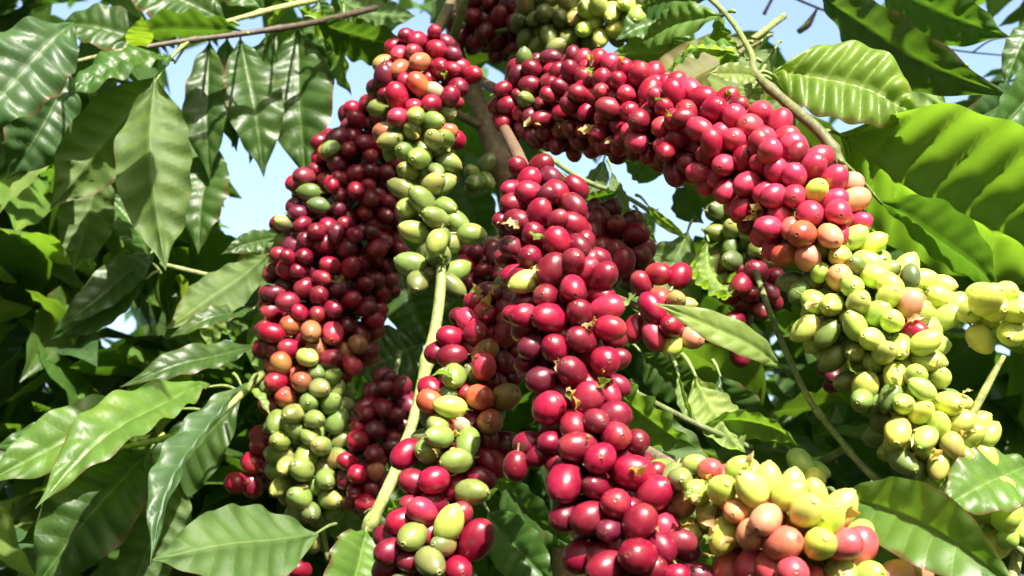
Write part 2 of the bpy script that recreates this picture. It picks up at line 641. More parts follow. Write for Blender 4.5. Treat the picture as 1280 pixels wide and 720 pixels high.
def stem(parent, pts, rad, colour, name='branch_stem', knots=(), k=8, jitter=0.0):
    p = np.array([at(*q) for q in smooth_path(pts, k)])
    if jitter:
        p = p + np.cumsum(rng.normal(0, jitter, p.shape), 0) * 0.3
    mb = MB()
    tube(mb, p, rad, colour, 10, knots)
    return mb.build(name, M_STEM, parent, origin=p[0])


BROWN, GREEN_STEM, GREY, PALE_STEM = (0.14, 0.085, 0.05), (0.15, 0.19, 0.06), (0.17, 0.13, 0.085), (0.30, 0.34, 0.11)

# ------------------------------------------------------------------ the ground
g = MB()
gx = np.linspace(-600, 600, 61)
G1, G2 = np.meshgrid(gx, gx, indexing='ij')
gv = np.stack([G1, G2, np.zeros_like(G1)], -1).reshape(-1, 3)
gi, gj = np.meshgrid(np.arange(60), np.arange(60), indexing='ij')
ga = (gi * 61 + gj).ravel()
g.add(gv, np.stack([ga, ga + 61, ga + 62, ga + 1], 1), (0.08, 0.06, 0.03))
tag(g.build('ground', M_SOIL, origin=(0, 0, 0)), kind='structure')


def pick(*opts):
    """pick(('r', 3), ('d', 1)): a code drawn with those weights"""
    w_ = np.array([o[1] for o in opts], float)
    return opts[int(rng.choice(len(opts), p=w_ / w_.sum()))][0]


# ------------------------------------------------------------------ branch at the left: dark red above, green below
A = Branch([(505, 110, .90, 30), (478, 165, .89, 52), (440, 250, .88, 72), (415, 340, .87, 78), (397, 420, .86, 72), (386, 475, .85, 56),
            (388, 540, .84, 50), (392, 600, .83, 48), (398, 650, .83, 26)], [23, 25, 27, 28, 30, 31])
A.tile(240, 360, """495 185 o; 400 225 r; 595 215 b; 705 225 k 1.1; 490 305 r; 360 300 d; 575 345 y 1.05; 445 375 o; 690 360 d; 620 425 G .8; 695 435 g;
 420 470 r; 550 470 b; 465 545 o; 585 575 g; 695 580 g; 510 630 g; 610 660 g; 425 665 g; 725 675 g 1.1; 515 705 g; 635 500 G; 400 590 d""")
A.tile(240, 540, """440 45 g; 645 70 g; 720 130 G; 550 190 g 1.15; 670 235 g; 455 265 g; 540 330 g 1.25; 690 335 g 1.1; 590 400 G; 590 545 g; 490 590 G;
 345 15 r .9 .03; 350 70 r .95 .03; 300 155 r .9 .03; 410 170 d .9 .03; 220 255 r .9 .03; 345 225 d .9 .04; 300 265 d .9 .04""")
A.tile(320, 180, "240 165 p; 270 240 G; 205 310 p; 320 310 G; 145 400 G .8; 95 515 G .8; 140 480 G .8; 355 40 b; 610 520 r; 375 25 G")


def a_col(px, py, u):
    if py < 430: return pick(('d', 6), ('r', 2), ('p', 2.5))
    if py < 480: return pick(('d', 3), ('o', 1), ('b', 2), ('k', 1))
    return pick(('g', 3), ('G', 2))


A.fill(a_col, 5000)
A.relax()
tA = thing('coffee_branch', at(505, 110, .9), 'shaded branch left of the trunk, dark red cherries above and dull green below', 'coffee branch', 'fruiting coffee branches')
A.commit(tA)
stem(tA, [(560, 20, .96), (520, 80, .92), (478, 165, .89), (440, 250, .88), (415, 340, .87), (397, 420, .86), (386, 475, .85), (388, 540, .84), (400, 640, .83), (410, 700, .83)],
     [.0035, .003, .0022, .0018], [BROWN, BROWN, GREEN_STEM])

# ------------------------------------------------------------------ branch before it: red, then green, then a long bare green stem
B = Branch([(530, 55, .78, 38), (528, 100, .77, 50), (525, 150, .76, 40), (527, 200, .75, 32), (533, 250, .74, 32), (542, 300, .73, 30), (545, 345, .73, 34)], [24, 26, 29, 31, 33])
B.tile(320, 0, """805 205 r; 690 235 r; 720 270 k; 790 260 d; 900 245 r 1.05; 915 340 r 1.15; 1020 340 d 1.1; 1080 375 r; 640 320 b; 820 310 b 1.1; 720 345 b; 640 385 p 1.1;
 810 420 o 1.1; 705 480 r 1.25; 600 440 p; 890 455 t; 1010 440 d 1.1; 970 480 d; 875 520 r; 795 545 k; 715 590 k; 645 660 b; 620 540 g 1.1; 950 550 g .9;
 885 605 g 1.1; 780 650 g; 720 650 g; 800 580 g; 680 700 g; 890 700 g; 940 700 g; 1000 700 r .9 .02; 955 655 o .8""")
B.tile(320, 180, """690 20 g; 820 70 g 1.25; 910 15 g; 955 90 g 1.1; 760 140 g; 735 225 g; 885 205 g 1.05; 830 285 g 1.2; 765 320 g; 900 370 g; 1000 390 g 1.05; 1070 450 g; 800 440 g 1.05;
 905 490 y 1.05 -.01; 785 605 g 1.2; 810 690 g 1; 970 705 G""")
B.fill(lambda px, py, u: (pick(('d', 5), ('r', 2), ('p', 2)) if py < 140 else pick(('G', 3), ('g', 1))), 1200)
B.relax()
tB = thing('coffee_branch', at(530, 55, .78), 'branch of red then green cherries with a long bare green stem hanging below', 'coffee branch', 'fruiting coffee branches')
B.commit(tB)
stem(tB, [(570, -10, .90), (545, 40, .79), (528, 100, .77), (525, 200, .75), (538, 290, .73), (551, 335, .715), (546, 400, .70), (532, 460, .69), (518, 520, .68), (500, 575, .67), (478, 625, .66), (458, 665, .66)],
     [.0035, .003, .0027, .0026, .0032, .0034, .0030, .0033, .0036], [BROWN, GREEN_STEM, GREEN_STEM, PALE_STEM, PALE_STEM, PALE_STEM], knots=(.62, .80, .97))
leaf(tB, (458, 662, .655), (415, 790, .60), 95, -25, 'light', stalk=(460, 655, .66), bend=.05, fold=.2)

# ------------------------------------------------------------------ the arching branch, ripe part
D = Branch([(640, 120, .77, 50), (700, 130, .75, 58), (770, 132, .71, 58), (850, 160, .66, 56), (920, 195, .635, 60), (985, 245, .61, 62), (1020, 290, .595, 58), (1035, 320, .59, 40)],
           [24, 26, 29, 32, 33, 33])
D.tile(640, 0, """355 300 r; 430 300 r; 500 325 k 1.1; 290 360 d; 360 390 d; 450 400 r 1.05; 530 410 d 1.05; 545 350 r; 640 375 r 1.2; 350 450 r; 420 490 r 1.1; 575 475 k 1.0; 690 460 r 1.25; 810 465 r 1.15;
 590 560 r; 690 565 r 1.1; 465 590 r 1.15; 605 660 k 1.05; 755 630 k; 815 605 r .9; 870 560 r 1.15; 830 690 r 1.05; 890 450 k 1.05; 950 490 r 1.1; 1010 550 r 1.25; 1070 500 r 1; 935 645 r 1.15;
 1045 675 r 1; 1110 700 r; 1115 590 k 1.15; 1190 640 k 1.3; 1240 570 k 1.1; 1255 700 k;
 100 345 d; 90 425 d; 195 430 d; 225 490 d; 310 500 d; 255 565 r; 155 595 d; 170 655 d; 240 640 d; 340 555 d; 110 690 d; 70 500 G; 25 380 p; 215 240 G .9; 60 290 G .9""")
D.tile(640, 180, "985 60 r 1; 1060 105 r; 1165 75 r 1.1; 1250 95 r 1; 1240 10 r; 1175 200 k .95; 1265 245 k; 1000 0 r")
D.tile(960, 0, """30 310 k; 65 370 k 1.3; 130 395 k 1.1; 110 415 k 1.1; 65 440 k; 20 425 r; 165 450 k 1.1; 15 490 k; 65 490 r; 120 480 Y .95; 205 460 P .9; 30 540 r; 105 535 r 1.15;
 175 530 k 1.1; 215 500 P; 0 570 r; 45 345 r; 5 380 r; 85 585 o 1.25; 155 590 P 1; 45 635 o 1; 100 645 P 1.1""", 2)


def d_col(px, py, u):
    if py > 300 and px > 990: return None
    if px < 740: return pick(('d', 5), ('p', 2), ('r', 1))  # darker skins near the trunk: shade from the leaves above put into the colour
    return pick(('r', 4), ('d', 2), ('k', 1))


D.fill(d_col, 6000)
D.relax()
for q_, p_ in enumerate(D.pos):                             # strong sun painted as pinker skin towards the bend; less ripe salmon low down
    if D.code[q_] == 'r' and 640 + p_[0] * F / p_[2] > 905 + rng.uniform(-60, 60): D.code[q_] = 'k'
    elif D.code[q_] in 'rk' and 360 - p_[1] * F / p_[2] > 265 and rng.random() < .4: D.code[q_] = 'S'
tD = thing('coffee_branch', at(640, 120, .77), 'arching branch thick with bright red cherries that bends from the trunk to the right', 'coffee branch', 'fruiting coffee branches')
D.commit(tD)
stem(tD, [(590, 95, .90), (640, 120, .77), (700, 130, .75), (770, 132, .71), (850, 160, .66), (920, 195, .635), (985, 245, .61), (1030, 310, .595)], [.0035, .003, .0022], [BROWN, GREEN_STEM])

# ------------------------------------------------------------------ its unripe end
U = Branch([(1040, 300, .60, 40), (1065, 360, .585, 66), (1090, 410, .575, 74), (1115, 460, .565, 56), (1140, 505, .56, 54), (1165, 550, .555, 52), (1195, 590, .55, 30)], [32, 34, 34, 34])
U.tile(960, 0, "225 565 Y 1.1; 180 640 Y 1; 245 655 Y; 260 610 Y .9; 180 695 P 1.15; 265 690 Y 1.15; 300 710 Y; 340 680 Y 1.25; 380 700 Y; 130 680 y .8; 430 715 Y; 60 705 G .9; 210 715 y", 2)
U.tile(960, 360, """230 70 y 1; 320 85 y 1.05; 450 75 y 1; 195 200 y 1; 300 225 g; 435 195 y; 545 125 y; 620 165 Y .95; 600 45 Y; 710 80 P .95; 850 50 Y; 800 115 Y; 890 150 y; 525 260 Y 1; 580 320 y;
 660 290 y; 780 275 Y; 795 360 y; 730 215 r .8; 810 190 r .9 .015; 490 490 Y 1.2; 635 435 Y 1; 735 440 y; 470 560 g .9; 620 540 G; 775 510 y .8; 760 620 Y 1.15; 900 580 Y 1.2; 650 715 Y 1.2;
 850 690 Y; 960 670 Y; 1040 680 Y .95; 860 450 y .8; 680 580 y .8""")  # a few darker green fruits here have their shade put into the skin colour
U.tile(960, 540, "670 40 y 1.2; 670 140 g 1.1; 790 30 y .95; 920 60 y; 850 160 y 1; 1070 110 Y 1.35; 1000 20 y; 1100 20 y .9")
U.fill(lambda px, py, u: pick(('g', 3), ('y', 3), ('G', 1)), 2200)
U.relax()
tU = thing('coffee_branch', at(1040, 300, .6), 'drooping branch end crowded with pale yellow-green unripe cherries below the red arch', 'coffee branch', 'fruiting coffee branches')
U.commit(tU)
stem(tU, [(1025, 285, .615), (1065, 360, .585), (1090, 410, .575), (1115, 460, .565), (1140, 505, .56), (1165, 550, .555), (1215, 600, .55), (1275, 660, .55)], [.0028, .0022, .0018, .0026, .003], [GREEN_STEM, GREEN_STEM, PALE_STEM])

# ------------------------------------------------------------------ the branch in the middle, nearest of the red ones
E = Branch([(660, 215, .59, 26), (672, 260, .575, 48), (690, 320, .555, 60), (705, 375, .54, 66), (712, 430, .53, 62), (722, 490, .52, 56), (738, 550, .51, 58), (765, 620, .50, 68), (795, 690, .49, 72), (815, 770, .48, 70)],
           [31, 33, 36, 38, 40])
E.tile(640, 180, """85 180 r; 85 245 r; 190 170 p; 220 240 r 1.1; 310 310 r; 305 405 r 1.1; 135 345 r 1.05; 25 385 r; 10 300 r; 110 460 r; 225 485 r 1.15; 330 510 r; 90 570 r 1.05; 195 630 r 1.25;
 300 590 r 1; 370 640 k 1.1; 455 670 r 1.1; 305 720 r; 70 690 y 1; 320 220 d .9""")
E.tile(640, 360, """170 40 r; 305 30 k 1.1; 450 40 r; 60 140 r; 185 150 r 1.25; 340 130 d 1.1; 470 110 k 1.1; 490 200 r 1; 345 260 d 1.05; 100 295 p 1; 215 305 r 1.05; 465 365 r 1.2; 300 420 r 1.1;
 150 460 p 1.1; 380 550 r 1.25; 185 600 r 1.3; 510 640 r 1.25; 310 690 r 1.1; 60 210 d; 420 190 d""")
E.tile(640, 540, """80 60 d .9; 130 120 r .55; 330 75 r 1.25; 440 130 r 1.15; 265 250 r 1.5; 610 200 r 1.4; 710 310 r 1.25; 520 360 r 1.15; 385 430 r 1.3; 640 450 r 1.3; 630 620 r 1.45; 350 620 r 1.4; 470 680 r 1.35;
 770 490 k 1.1 .01; 760 610 k .95 .02; 800 680 r 1 .02; 700 690 r; 260 430 d 1; 20 170 d .9; 520 20 r 1.1""")
E.fill(lambda px, py, u: pick(('r', 3), ('d', 5), ('p', 1)), 2500)
E.relax()
E.code = ['d' if c == 'r' and rng.random() < .45 else c for c in E.code]
tE = thing('coffee_branch', at(660, 215, .59), 'hanging branch of large glossy crimson cherries in the middle, running down out of sight', 'coffee branch', 'fruiting coffee branches')
E.commit(tE)
stem(tE, [(625, 150, .80), (650, 200, .62), (672, 260, .575), (690, 320, .555), (705, 375, .54), (712, 430, .53), (722, 490, .52), (738, 550, .51), (765, 620, .50), (815, 770, .48)], [.0035, .003, .0022], [BROWN, GREY, GREEN_STEM])

# ------------------------------------------------------------------ mixed branch left of it
Fb = Branch([(640, 370, .62, 22), (612, 400, .61, 44), (600, 450, .595, 46), (588, 500, .585, 48), (570, 560, .575, 50), (560, 610, .565, 48), (550, 670, .555, 56), (545, 740, .55, 50)], [29, 31, 34, 36, 37])
Fb.tile(480, 360, """500 130 k 1; 420 160 k .9; 460 225 r 1.15; 330 250 r 1.1; 600 235 r 1.15; 620 60 d; 700 130 d; 610 120 r; 510 330 b 1.1; 500 390 k 1.1; 590 370 d; 350 440 g 1.2; 340 595 Y 1;
 235 510 r .95; 230 570 o .95; 480 545 o 1.05; 610 545 b 1.15; 530 670 b 1.05; 270 690 g; 395 700 t .6; 340 340 d; 270 320 d""")
Fb.tile(400, 540, """430 110 r 1.05; 545 90 g 1.25; 600 25 g; 690 140 g 1.1; 740 50 g 1.05; 850 150 r 1.25; 750 300 g 1.15; 570 240 r 1.1; 470 250 d; 510 400 k 1.1; 640 470 y 1.25; 465 520 g 1.2; 780 540 r 1.4;
 550 650 g 1.25; 690 690 r 1.1; 350 600 d 1.05; 340 680 d; 350 530 d; 930 60 d; 620 560 G .9""")
Fb.fill(lambda px, py, u: pick(('r', 2), ('d', 4), ('G', 1)), 1500, keep=lambda px, py: not (575 < px < 640 and 600 < py))
Fb.relax()
tF = thing('coffee_branch', at(640, 370, .62), 'branch with loose knots of red, orange and green cherries mixed together beside the green stem', 'coffee branch', 'fruiting coffee branches')
Fb.commit(tF)
stem(tF, [(660, 300, .66), (640, 370, .625), (612, 400, .61), (600, 450, .595), (588, 500, .585), (570, 560, .575), (560, 610, .565), (550, 670, .555), (545, 760, .55)], [.0028, .0024, .002], [GREEN_STEM, GREEN_STEM])

# ------------------------------------------------------------------ big pale fruit at the lower right, closest of all
I = Branch([(850, 590, .50, 22), (880, 620, .49, 46), (930, 640, .48, 62), (990, 670, .47, 70), (1050, 710, .47, 62), (1110, 760, .47, 40)], [38, 41, 43, 41])
I.tile(640, 540, """745 190 g .9; 840 235 g .85; 800 225 g .85; 910 165 y .7; 930 300 y .9; 1050 290 Y 1.1; 1200 290 Y 1.2; 890 500 y 1.05; 1055 510 Y 1.05; 1200 510 P 1; 1210 670 S 1.3; 1080 690 S 1; 1270 440 P .9;
 1130 330 y .8 .02; 1130 180 y .7""")
I.tile(960, 540, """100 320 Y 1.1; 200 400 Y 1.25; 290 440 Y 1.1; 260 560 Y 1.15; 75 560 S 1.15; 0 250 Y 1; 450 570 S 1.25; 370 560 S 1; 120 700 S 1; 20 680 S 1.1; 370 700 y 1.2; 740 690 P 1.15; 500 720 y;
 640 720 P 1""")
I.fill(lambda px, py, u: pick(('S', 2), ('P', 1), ('y', 4)), 900)
I.relax()
tI = thing('coffee_branch', at(850, 590, .5), 'branch of large sunlit yellow and pink cherries at the lower right', 'coffee branch', 'fruiting coffee branches')
I.commit(tI)
stem(tI, [(800, 560, .54), (850, 590, .50), (880, 620, .49), (930, 640, .48), (990, 670, .47), (1050, 710, .47), (1130, 780, .47)], [.003, .0026, .002], [GREY, GREEN_STEM])


# ------------------------------------------------------------------ smaller clusters
def cluster(axis, size, listed, colour, label, stem_pts, tries=500, stem_rad=(.002, .0018, .0015), stem_col=(GREEN_STEM, GREEN_STEM), group='cherry clusters behind the main branches'):
    b = Branch(axis, size)
    for (ox, oy, sc_, txt) in listed:
        b.tile(ox, oy, txt, sc_)
    if colour: b.fill(colour, tries)
    b.relax()
    t = thing('cherry_cluster', at(*axis[0][:3]), label, 'cherry cluster', group)
    b.commit(t)
    stem(t, stem_pts, list(stem_rad), list(stem_col), 'twig')
    return t


dark = lambda px, py, u: pick(('d', 4), ('p', 3), ('r', 1))
cluster([(578, 5, 1.0, 26), (610, 30, 1.0, 42), (650, 35, .98, 40), (665, 60, .98, 25)], [25, 26], [(640, 0, 4, '90 90 r; 20 120 r; 30 40 r; -60 85 r'), (320, 0, 4, '1085 85 r; 1150 160 d; 1200 200 d')], dark,
        'dark red cherry cluster at the very top beside the trunk', [(560, 40, 1.02), (610, 30, 1.0), (665, 50, .98)])
cluster([(650, 30, .93, 36), (690, 25, .92, 44), (740, 25, .90, 42), (790, 15, .89, 32), (815, 25, .89, 20)], [25, 27],
        [(640, 0, 4, '165 70 g 1.1; 185 175 g 1.1; 285 185 g; 320 85 y; 380 55 y; 410 105 y 1.2; 500 60 y 1.2; 360 145 y .9; 520 145 Y 1.05; 440 190 y 1; 590 95 y 1.1; 680 120 g 1.15; 570 20 y; 430 20 y; 250 95 G; 70 185 G; 625 75 y')],
        lambda px, py, u: pick(('g', 2), ('G', 2), ('y', 1)), 'sunlit yellow-green cherry cluster along the top above the red arch', [(620, 40, .97), (690, 25, .92), (740, 25, .90), (830, 15, .89)])
cluster([(640, 85, .98, 20), (665, 90, .97, 26), (690, 105, .97, 22)], [23, 24], [], lambda px, py, u: pick(('G', 3), ('d', 2), ('p', 1)), 'dark cherry cluster under the yellow-green one, in shade by the trunk', [(625, 60, 1.0), (665, 95, .97), (690, 110, .97)], 300)
cluster([(590, 205, .93, 18), (605, 225, .93, 22), (612, 245, .93, 14)], [24, 24], [(320, 180, 4, '1080 145 g .9; 1150 180 g .9; 1080 225 g .9; 1150 100 G .9; 1100 190 G')], None,
        'five dull green cherries against the brown trunk', [(625, 190, .96), (605, 215, .93), (600, 240, .93)])
cluster([(575, 330, .90, 20), (600, 340, .89, 36), (635, 345, .88, 26), (600, 380, .88, 24)], [25, 25], [], dark, 'dark red cherry cluster in deep shade between two hanging branches', [(655, 310, .93), (625, 325, .90), (570, 345, .90)], 500)
cluster([(735, 262, .74, 14), (755, 290, .73, 38), (775, 320, .72, 42), (785, 350, .71, 26)], [30, 30], [(640, 180, 4, '440 370 d; 620 450 r; 460 520 r; 530 550 r; 560 590 r; 640 560 d; 560 640 d; 410 440 d')], dark,
        'shaded red cherry cluster directly right of the crimson hanging branch', [(700, 230, .76), (755, 290, .73), (795, 370, .71)], 500)
cluster([(490, 470, .84, 18), (486, 500, .83, 34), (470, 550, .82, 34), (460, 600, .81, 34), (455, 640, .81, 22)], [26, 27], [(240, 540, 4, '830 40 r; 910 110 d; 830 210 r 1.05; 865 355 r; 780 150 r .9; 920 200 b .9')], dark,
        'dark red cherry cluster behind the bare green stem', [(500, 440, .86), (486, 500, .83), (465, 580, .82), (455, 670, .81)], 700)
cluster([(800, 350, .64, 14), (820, 375, .63, 34), (840, 410, .62, 30), (862, 425, .62, 16)], [31, 32],
        [(640, 180, 4, '735 650 r; 835 660 r 1.1; 650 700 r .9'), (640, 360, 4, '700 100 r 1.2; 615 205 r .95; 710 240 k 1.05; 805 285 Y .9; 895 250 P .95; 820 60 g .8; 800 190 r; 740 50 o; 860 90 g .7')], None,
        'small cherry cluster of red fruit with one yellow, under a narrow pale leaf', [(770, 372, .66), (800, 385, .635), (850, 410, .63)], stem_col=(BROWN, BROWN))
cluster([(895, 255, .82, 16), (915, 290, .81, 30), (935, 325, .80, 34), (945, 365, .80, 30), (925, 400, .80, 24)], [28, 29],
        [(640, 180, 4, '1100 430 g; 1180 440 g; 1230 530 g 1.1; 1110 310 g 1.1; 1040 190 g .9; 1220 640 d 1.2; 1150 700 d; 1060 250 G'), (640, 360, 4, '1085 30 r; 1190 20 d; 1110 170 d; 1140 330 d')],
        lambda px, py, u: (pick(('G', 3), ('g', 2)) if py < 330 else pick(('d', 3), ('p', 2))), 'shaded cherry cluster beneath the red arch, green above and dark red below', [(900, 210, .83), (915, 290, .81), (940, 420, .80)], 500)
cluster([(1000, 575, .60, 14), (1012, 592, .60, 22), (1020, 605, .60, 12)], [32, 32], [(960, 540, 4, '160 150 y 1.05; 230 235 Y 1.05; 180 250 y .9; 240 190 y .7')], None,
        'three pale green cherries on their own above the yellow fruit', [(1060, 560, .61), (1025, 578, .605), (1000, 600, .60)])
cluster([(1205, 375, .57, 20), (1230, 385, .56, 34), (1260, 400, .56, 34), (1290, 400, .56, 30)], [36, 37], [(960, 360, 4, '1090 60 Y 1.3; 1130 100 Y 1.1; 1240 120 Y 1; 1060 250 Y 1; 1220 220 Y 1.1; 1030 110 y 1; 1270 190 y; 1180 30 y')], lambda px, py, u: pick(('y', 2), ('Y', 1)),
        'sunlit yellow-green cherry cluster under the huge leaf at the right edge', [(1180, 365, .575), (1230, 385, .56), (1300, 410, .56)], 200)
cluster([(1215, 640, .55, 18), (1240, 655, .545, 30), (1270, 680, .54, 34)], [36, 38], [(960, 540, 4, '1010 340 Y 1; 1100 330 y 1; 1170 300 y; 1190 420 Y 1.2; 1080 400 y')], lambda px, py, u: pick(('y', 2), ('Y', 1)),
        'pale cherry cluster in the bottom right corner behind the broad leaf', [(1190, 620, .56), (1240, 655, .55), (1290, 700, .54)], 150)
cluster([(325, 660, .84, 20), (340, 690, .83, 34), (350, 725, .83, 34)], [26, 26], [], dark, 'dark red cherry cluster in deep shade at the bottom left under a green leaf', [(360, 640, .85), (340, 690, .83), (350, 750, .83)], 300)
cluster([(1030, 450, .78, 14), (1045, 470, .78, 20), (1060, 480, .78, 14)], [28, 28], [], dark, 'dim red cherry cluster in the dark gap left of the pale unripe fruit', [(1010, 430, .80), (1045, 470, .78), (1075, 490, .78)], 120)

def debris(b, parent, n, span=(0.1, 0.95)):
    mb = MB()
    T = np.gradient(b.P, axis=0)
    for _ in range(n):
        i = int(rng.uniform(*span) * (len(b.P) - 1))
        t = T[i] / np.linalg.norm(T[i])
        a = np.cross(t, [0, 0, 1.0]); a /= np.linalg.norm(a)
        c = np.cross(t, a)
        if c[2] > 0: c = -c
        th = rng.uniform(-1.3, 1.3)
        out = math.sin(th) * a + math.cos(th) * c
        p = to_world(b.P[i] + out * b.R[i] * rng.uniform(.72, .95))
        o = (out + rng.normal(0, .5, 3)) @ BASIS
        o /= np.linalg.norm(o)
        L = rng.uniform(.006, .012)
        tint = GREENS['tan'] if rng.random() < .65 else GREENS['lime']
        leaf_geo(mb, p, p + o * L, L * rng.uniform(.35, .6), rng.normal(0, 1, 3), tint, bend=.2, fold=.5, wave=.2, twist=1.5, res=(8, 2), seed=int(rng.integers(1e6)))
    tag(mb.build('dried_flowers', M_LEAF, parent), kind='stuff')


for b_, t_, n_ in ((A, tA, 14), (B, tB, 10), (D, tD, 18), (U, tU, 18), (E, tE, 20), (Fb, tF, 16), (I, tI, 16)):
    debris(b_, t_, n_)

# which cherries show largest: a small depth picture of all of them
W_, H_ = 1280, 720
zb = np.full((H_ + 200, W_ + 200), 9.0)
ib = np.full((H_ + 200, W_ + 200), -1, int)
for k, ch in enumerate(ALL):
    p, r = ch['p'], ch['r'] * 1.08
    px, py, pr = 640 + p[0] * F / p[2] + 100, 360 - p[1] * F / p[2] + 100, r * F / p[2]
    x0, x1, y0, y1 = max(0, int(px - pr)), min(W_ + 200, int(px + pr) + 1), max(0, int(py - pr)), min(H_ + 200, int(py + pr) + 1)
    if x1 <= x0 or y1 <= y0: continue
    yy, xx = np.mgrid[y0:y1, x0:x1]
    q = 1 - ((xx - px) ** 2 + (yy - py) ** 2) / pr ** 2
    z = np.where(q > 0, p[2] - r * np.sqrt(np.clip(q, 0, 1)), 99)
    m = z < zb[y0:y1, x0:x1]
    zb[y0:y1, x0:x1][m] = z[m]
    ib[y0:y1, x0:x1][m] = k
seen = np.bincount(ib[100:-100, 100:-100][ib[100:-100, 100:-100] >= 0], minlength=len(ALL))
by_parent = {}
for k, ch in enumerate(ALL):
    by_parent.setdefault(ch['parent'].name, []).append(k)
n_single = 0
for nm, ks in by_parent.items():
    par = bpy.data.objects[nm]
    ks = sorted(ks, key=lambda k: -seen[k])
    single = [k for k in ks[:100] if seen[k] > 12]
    rest = [k for k in ks if k not in set(single)]
    mostly_red = sum(ALL[k]['code'] in 'rdpk' for k in single) > len(single) / 2
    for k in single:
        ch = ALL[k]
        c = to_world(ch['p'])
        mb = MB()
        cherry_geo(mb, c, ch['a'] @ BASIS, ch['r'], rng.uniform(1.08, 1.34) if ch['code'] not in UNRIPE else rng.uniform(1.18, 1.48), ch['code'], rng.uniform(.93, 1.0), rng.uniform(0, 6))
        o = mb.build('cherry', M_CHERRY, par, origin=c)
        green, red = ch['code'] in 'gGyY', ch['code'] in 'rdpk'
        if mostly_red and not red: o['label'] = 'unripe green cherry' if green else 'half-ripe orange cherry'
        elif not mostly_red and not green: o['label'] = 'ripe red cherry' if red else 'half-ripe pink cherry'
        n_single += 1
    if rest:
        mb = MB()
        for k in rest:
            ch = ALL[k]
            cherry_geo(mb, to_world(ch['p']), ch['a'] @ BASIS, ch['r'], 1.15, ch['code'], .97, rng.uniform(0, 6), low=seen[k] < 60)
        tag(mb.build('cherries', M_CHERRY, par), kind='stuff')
print('cherries', len(ALL), 'single', n_single)

# ------------------------------------------------------------------ the trunk
tp = thing('coffee_plant', (0.0, 1.05, 0.0), 'brown upright trunk of the coffee plant behind the fruiting branches', 'coffee plant')
tk = [(556, -160, 1.10), (560, -40, 1.05), (566, 20, 1.02), (572, 70, 1.0), (598, 130, .97), (616, 180, .96), (632, 225, .96), (642, 270, .98), (665, 340, 1.02), (700, 450, 1.06), (715, 600, 1.07), (715, 800, 1.08)]
pts = [at(*q) for q in tk]
p_end = pts[-1].copy()
pts += [np.array([p_end[0], p_end[1] + .03, 0.55]), np.array([0.03, 1.05, 0.0])]
mb = MB()
tube(mb, smooth_path(np.array(pts), 8), [.005, .005, .0055, .0065, .0075, .009, .0095, .010, .011, .016, .017, .018, .022, .026], (0.20, 0.135, 0.085), 14, knots=(.16, .27, .42))
mb.build('trunk', M_STEM, tp, origin=(0, 1.05, 0))
stem(tp, [(572, 70, 1.0), (566, 52, .985), (572, 30, .97), (580, 0, .96), (585, -40, .95)], [.004, .0035, .003], [GREY, PALE_STEM], 'side_shoot', knots=(.3, .7))
stem(tp, [(610, 160, .965), (585, 150, .95), (560, 135, .93)], [.004, .003], [GREY, GREY], 'side_shoot')
stem(tp, [(632, 300, .98), (590, 302, .93), (565, 305, .90)], [.004, .003], [GREY, GREY], 'side_shoot')

# ------------------------------------------------------------------ upper left leafy branch
LB = 'leafy coffee branches'
t1 = thing('leafy_branch', at(380, 25, .93), 'leafy branch across the upper left with broad leaves hanging from a brown twig', 'leafy branch', LB)
stem(t1, [(470, 10, 1.0), (380, 30, .93), (300, 42, .90), (235, 50, .88), (150, 64, .86), (75, 82, .84)], [.0026, .0022, .0019, .0014], [(.06, .04, .025), (0.07, .05, .03), (.09, .07, .045), GREEN_STEM], knots=(.28, .58, .80), jitter=.0002)
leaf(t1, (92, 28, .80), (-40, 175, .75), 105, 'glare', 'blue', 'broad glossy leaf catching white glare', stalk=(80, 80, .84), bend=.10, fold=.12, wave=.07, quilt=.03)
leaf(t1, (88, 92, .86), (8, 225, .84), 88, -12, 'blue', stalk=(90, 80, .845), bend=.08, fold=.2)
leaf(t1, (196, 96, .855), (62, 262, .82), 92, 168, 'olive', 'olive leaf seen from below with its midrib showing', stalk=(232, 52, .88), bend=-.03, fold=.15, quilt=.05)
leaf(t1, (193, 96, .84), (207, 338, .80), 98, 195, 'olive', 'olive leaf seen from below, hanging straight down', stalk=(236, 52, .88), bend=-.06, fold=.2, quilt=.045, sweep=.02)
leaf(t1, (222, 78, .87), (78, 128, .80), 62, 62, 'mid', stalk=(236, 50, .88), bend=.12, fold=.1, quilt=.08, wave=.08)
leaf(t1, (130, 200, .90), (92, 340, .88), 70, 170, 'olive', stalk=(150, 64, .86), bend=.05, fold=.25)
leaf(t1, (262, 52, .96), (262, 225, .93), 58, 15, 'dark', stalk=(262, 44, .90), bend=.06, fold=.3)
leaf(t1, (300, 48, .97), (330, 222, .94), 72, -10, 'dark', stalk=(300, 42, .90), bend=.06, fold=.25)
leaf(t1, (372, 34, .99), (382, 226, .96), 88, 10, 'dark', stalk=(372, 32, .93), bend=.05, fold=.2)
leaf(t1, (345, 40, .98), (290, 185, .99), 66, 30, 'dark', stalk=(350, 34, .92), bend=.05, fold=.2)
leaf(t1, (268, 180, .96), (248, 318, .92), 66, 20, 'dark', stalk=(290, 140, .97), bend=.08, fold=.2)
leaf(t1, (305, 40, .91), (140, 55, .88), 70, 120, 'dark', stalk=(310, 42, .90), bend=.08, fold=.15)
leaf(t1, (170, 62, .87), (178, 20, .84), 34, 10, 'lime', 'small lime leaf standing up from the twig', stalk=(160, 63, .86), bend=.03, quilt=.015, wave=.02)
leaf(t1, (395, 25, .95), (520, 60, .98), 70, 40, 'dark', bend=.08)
leaf(t1, (430, 20, .98), (440, 120, .96), 50, 60, 'light', bend=.08, fold=.3)

